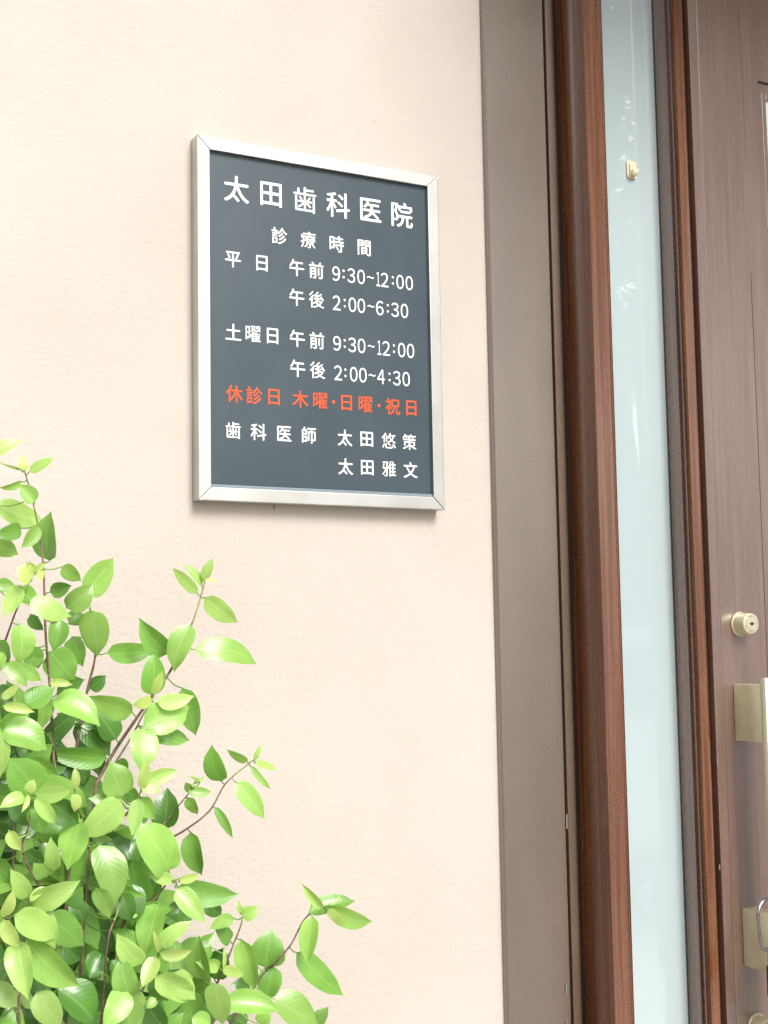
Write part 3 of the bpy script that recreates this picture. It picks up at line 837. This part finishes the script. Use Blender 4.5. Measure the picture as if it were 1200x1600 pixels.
# the crowded inner foliage behind them, too many to part
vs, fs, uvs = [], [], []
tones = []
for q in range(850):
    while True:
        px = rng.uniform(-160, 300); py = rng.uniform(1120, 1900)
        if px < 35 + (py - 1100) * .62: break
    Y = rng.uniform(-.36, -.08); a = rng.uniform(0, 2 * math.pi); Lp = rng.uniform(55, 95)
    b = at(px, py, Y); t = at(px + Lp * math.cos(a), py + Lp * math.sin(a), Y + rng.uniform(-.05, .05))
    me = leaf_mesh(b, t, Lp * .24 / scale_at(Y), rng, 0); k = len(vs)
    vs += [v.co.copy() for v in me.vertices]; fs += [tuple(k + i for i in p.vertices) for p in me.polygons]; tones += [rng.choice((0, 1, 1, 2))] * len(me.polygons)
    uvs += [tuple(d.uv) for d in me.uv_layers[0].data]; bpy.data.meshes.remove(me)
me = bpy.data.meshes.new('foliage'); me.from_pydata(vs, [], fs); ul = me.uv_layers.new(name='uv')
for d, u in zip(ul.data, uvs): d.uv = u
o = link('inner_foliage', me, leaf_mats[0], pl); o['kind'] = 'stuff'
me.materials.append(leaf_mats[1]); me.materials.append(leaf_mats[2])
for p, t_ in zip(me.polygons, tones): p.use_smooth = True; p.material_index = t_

# ------------------------------------------------------------------ what the sidelight glass reflects: a white van and a street tree
def mirrored(px, py, Y):
    """the place at depth Y (in front of the wall) that the glass shows at a point of the photograph"""
    p = at(px, py, 2 * YG - Y); return Vector((p.x, Y, p.z))
VY = -5.6
wc = mirrored(1014, 1398, VY)
VZ = -.54                                            # the ground it stands on
white_paint = mat('white_paint', (.78, .79, .80), .3, coat=1., coat_r=.03)
tyre_m = mat('tyre_rubber', (.02, .02, .02), .8)
cap_m = mat('wheel_cover', (.62, .63, .65), .3, metal=.4)
dark_glass = mat('tinted_glass', (.06, .08, .08), .05, spec=.8)
strip_m = mat('bright_strip', (.82, .83, .84), .25)
lamp_m = mat('lamp_lens', (.7, .7, .68), .1)
red_lamp = mat('red_lens', (.4, .02, .02), .2)
seam_m = mat('panel_gap', (.03, .03, .03), .6)
vx0, vx1 = wc.x - .62, wc.x + 2.80
vn = empty('parked_van', ((vx0 + vx1) / 2, VY - .74, VZ))
tag(vn, 'white boxy van parked opposite, mirrored faintly in the sidelight glass', 'van')
wheels_x = [wc.x, wc.x + 2.0]; WR = wc.z - VZ
def van_side():
    top = VZ + 1.88
    pts = [(vx1, VZ + .30), (vx1, VZ + 1.0), (vx1 - .04, VZ + 1.3), (vx1 - .10, top - .12), (vx1 - .22, top), (vx0 + .65, top), (vx0 + .42, top - .06), (vx0 + .10, VZ + 1.08), (vx0 + .02, VZ + .95), (vx0, VZ + .30)]
    for wx in wheels_x:
        for k in range(11):
            a = math.pi - math.pi * k / 10
            pts.append((wx + (WR + .05) * math.cos(a), VZ + .30 + (WR + .03) * math.sin(a)))
    bm = bmesh.new()
    a = [bm.verts.new((x, VY, z)) for x, z in pts]; b = [bm.verts.new((x, VY - 1.48, z)) for x, z in pts]
    n = len(pts)
    fa = bm.faces.new(a); fb = bm.faces.new(b[::-1])
    for i in range(n): bm.faces.new((a[i], a[(i + 1) % n], b[(i + 1) % n], b[i]))
    bmesh.ops.recalc_face_normals(bm, faces=bm.faces[:])
    es = [e for e in bm.edges if abs(e.verts[0].co.y - e.verts[1].co.y) < 1e-6 and min(v.co.z for v in e.verts) > VZ + .6]
    bmesh.ops.bevel(bm, geom=es, offset=.035, segments=3, profile=.5, affect='EDGES')
    return autosmooth(mesh_bm(bm), 40)
link('body', van_side(), white_paint, vn)
bz = mirrored(1020, 1122, VY).z
for x0, x1 in ((vx0 + .40, vx0 + 1.02), (vx0 + 1.10, vx0 + 2.10), (vx0 + 2.18, vx1 - .22)):
    link('window', boxmesh(x0, x1, VY - .01, VY + .004, bz + .04, VZ + 1.74, bevel=.003), dark_glass, vn)
link('windscreen', boxmesh(vx0 + .40, vx0 + .43, VY - 1.38, VY - .10, bz, VZ + 1.72), dark_glass, vn)
sz = mirrored(1020, 1316, VY).z
link('side_strip', boxmesh(vx0 + .9, vx1 - .35, VY - .005, VY + .018, sz - .018, sz + .018, bevel=.006), strip_m, vn)
for x in (vx0 + .36, vx0 + 1.06, vx0 + 2.14):
    link('door_seam', boxmesh(x - .003, x + .003, VY - .01, VY + .0012, VZ + .36, VZ + 1.76), seam_m, vn)
link('door_handle', boxmesh(vx0 + .88, vx0 + 1.0, VY - .005, VY + .03, bz - .10, bz - .07, bevel=.008), black_pl, vn)
link('door_mirror', boxmesh(vx0 + .34, vx0 + .46, VY + .01, VY + .16, bz + .04, bz + .22, bevel=.03), black_pl, vn)
link('front_bumper', boxmesh(vx0 - .06, vx0 + .05, VY - 1.45, VY - .02, VZ + .22, VZ + .52, bevel=.03), white_paint, vn)
link('rear_bumper', boxmesh(vx1 - .03, vx1 + .06, VY - 1.45, VY - .02, VZ + .22, VZ + .48, bevel=.03), white_paint, vn)
for y in (VY - .28, VY - 1.20):
    link('headlight', boxmesh(vx0 - .02, vx0 + .03, y - .14, y + .14, VZ + .62, VZ + .80, bevel=.02), lamp_m, vn)
    link('tail_lamp', boxmesh(vx1 - .02, vx1 + .02, y - .08, y + .08, VZ + .60, VZ + .95, bevel=.01), red_lamp, vn)
def disc(rings, cx, cz, y0, sgn=1, seg=40): return lathe([(r, d * sgn) for r, d in rings], cx, cz, y0, seg)
for wx in wheels_x:
    for sd_, y0 in ((-1, VY - .02), (1, VY - 1.46)):
        wh = empty('wheel', (0, 0, 0)); wh.parent = vn
        wb_ = Vector((wx, y0, wc.z)); wh.location = wb_ - vn.location
        def s2(name, me, mt):
            o = bpy.data.objects.new(name, me); C.objects.link(o); me.materials.append(mt)
            me.transform(Matrix.Translation(-wb_)); o.parent = wh
        s2('tyre', disc([(.17, -.16), (WR - .01, -.16), (WR, -.13), (WR, -.03), (WR - .012, -.004), (.19, 0), (.185, -.02)], wx, wc.z, y0, sd_), tyre_m)
        s2('rim', disc([(.188, -.02), (.182, -.002), (.165, .006), (.12, -.012), (.05, -.004), (.04, .004), (0, .006)], wx, wc.z, y0, sd_), cap_m)
        for k in range(5):
            a = R(90 + 72 * k + 12)
            s2('rim_hole', lathe([(.034, .0), (.034, -.014 * sd_), (0, -.014 * sd_)] if False else [(.034, .002 * sd_), (0, .002 * sd_)], wx + .115 * math.cos(a), wc.z + .115 * math.sin(a), y0 + .002 * (-sd_), 20), seam_m)

tp = mirrored(1004, 570, -13)
tr_ = empty('reflected_tree', (tp.x, tp.y, VZ))
tag(tr_, 'slim dark green street tree faintly mirrored in the sidelight glass', 'tree')
bm = bmesh.new()
tube(bm, smoothpath([Vector((tp.x, tp.y, VZ)), Vector((tp.x + .1, tp.y, VZ + 1.2)), Vector((tp.x - .05, tp.y, tp.z)), Vector((tp.x, tp.y, tp.z + .9))], 5), [.13 - .0055 * k for k in range(16)], 10)
link('trunk', mesh_bm(bm, True), bark_m, tr_)
vs, fs = [], []
r3 = random.Random(5)
clumps = [(Vector((r3.gauss(0, .75), r3.gauss(0, .75), r3.gauss(0, .62))), r3.uniform(.25, .5)) for _ in range(34)]
for q in range(9000):
    cc, rr_ = r3.choice(clumps)
    p = Vector((tp.x, tp.y, tp.z + .1)) + cc + Vector((r3.gauss(0, 1), r3.gauss(0, 1), r3.gauss(0, 1))) * rr_ * .55
    a = Vector((r3.gauss(0, 1), r3.gauss(0, 1), r3.gauss(0, .6))).normalized() * .055
    b = a.cross(Vector((r3.gauss(0, 1), r3.gauss(0, 1), r3.gauss(0, 1)))).normalized() * .026
    k = len(vs); vs += [p - a, p + b, p + a, p - b]; fs.append((k, k + 1, k + 2, k + 3))
me = bpy.data.meshes.new('crown'); me.from_pydata(vs, [], fs)
crown_m = mat('crown_leaves', (.05, .10, .025), .6)
o = link('crown', me, crown_m, tr_); o['kind'] = 'stuff'
# unseen tall tree, added to darken the upper reflections on door and frame
bc = Vector((6.6, -7.4, 7.0))
bt = empty('reflected_tree', (bc.x, bc.y, VZ))
tag(bt, 'unseen tall olive green tree added to darken reflections on the door', 'tree')
bm = bmesh.new()
tube(bm, smoothpath([Vector((bc.x, bc.y, VZ)), Vector((bc.x + .15, bc.y, 1.6)), Vector((bc.x - .1, bc.y, 4.2)), Vector((bc.x, bc.y, 7.5))], 5), [.24 - .011 * k for k in range(16)], 10)
link('trunk', mesh_bm(bm, True), bark_m, bt)
for k in range(7):
    a = 2.4 * k; z0 = 3.6 + .4 * k
    e = Vector((bc.x + 2.2 * math.cos(a), bc.y + 2.2 * math.sin(a), z0 + 1.8))
    bm = bmesh.new(); tube(bm, smoothpath([Vector((bc.x, bc.y, z0)), Vector((bc.x + .9 * math.cos(a), bc.y + .9 * math.sin(a), z0 + 1.1)), e], 4), [.09 - .008 * q for q in range(9)], 8)
    link('limb', mesh_bm(bm, True), bark_m, bt)
vs, fs = [], []
clumps = []
while len(clumps) < 70:
    p = Vector((r3.uniform(-1, 1), r3.uniform(-1, 1), r3.uniform(-1, 1)))
    if p.length < 1: clumps.append((bc + Vector((p.x * 3.4, p.y * 3.0, p.z * 3.1)), r3.uniform(.5, .95)))
for q in range(15000):
    cc, rr_ = r3.choice(clumps)
    p = cc + Vector((r3.gauss(0, 1), r3.gauss(0, 1), r3.gauss(0, 1))) * rr_ * .5
    a = Vector((r3.gauss(0, 1), r3.gauss(0, 1), r3.gauss(0, .6))).normalized() * .11
    b = a.cross(Vector((r3.gauss(0, 1), r3.gauss(0, 1), r3.gauss(0, 1)))).normalized() * .05
    k = len(vs); vs += [p - a, p + b, p + a, p - b]; fs.append((k, k + 1, k + 2, k + 3))
me = bpy.data.meshes.new('crown'); me.from_pydata(vs, [], fs)
o = link('crown', me, mat('olive_leaves', (.11, .10, .03), .6), bt); o['kind'] = 'stuff'
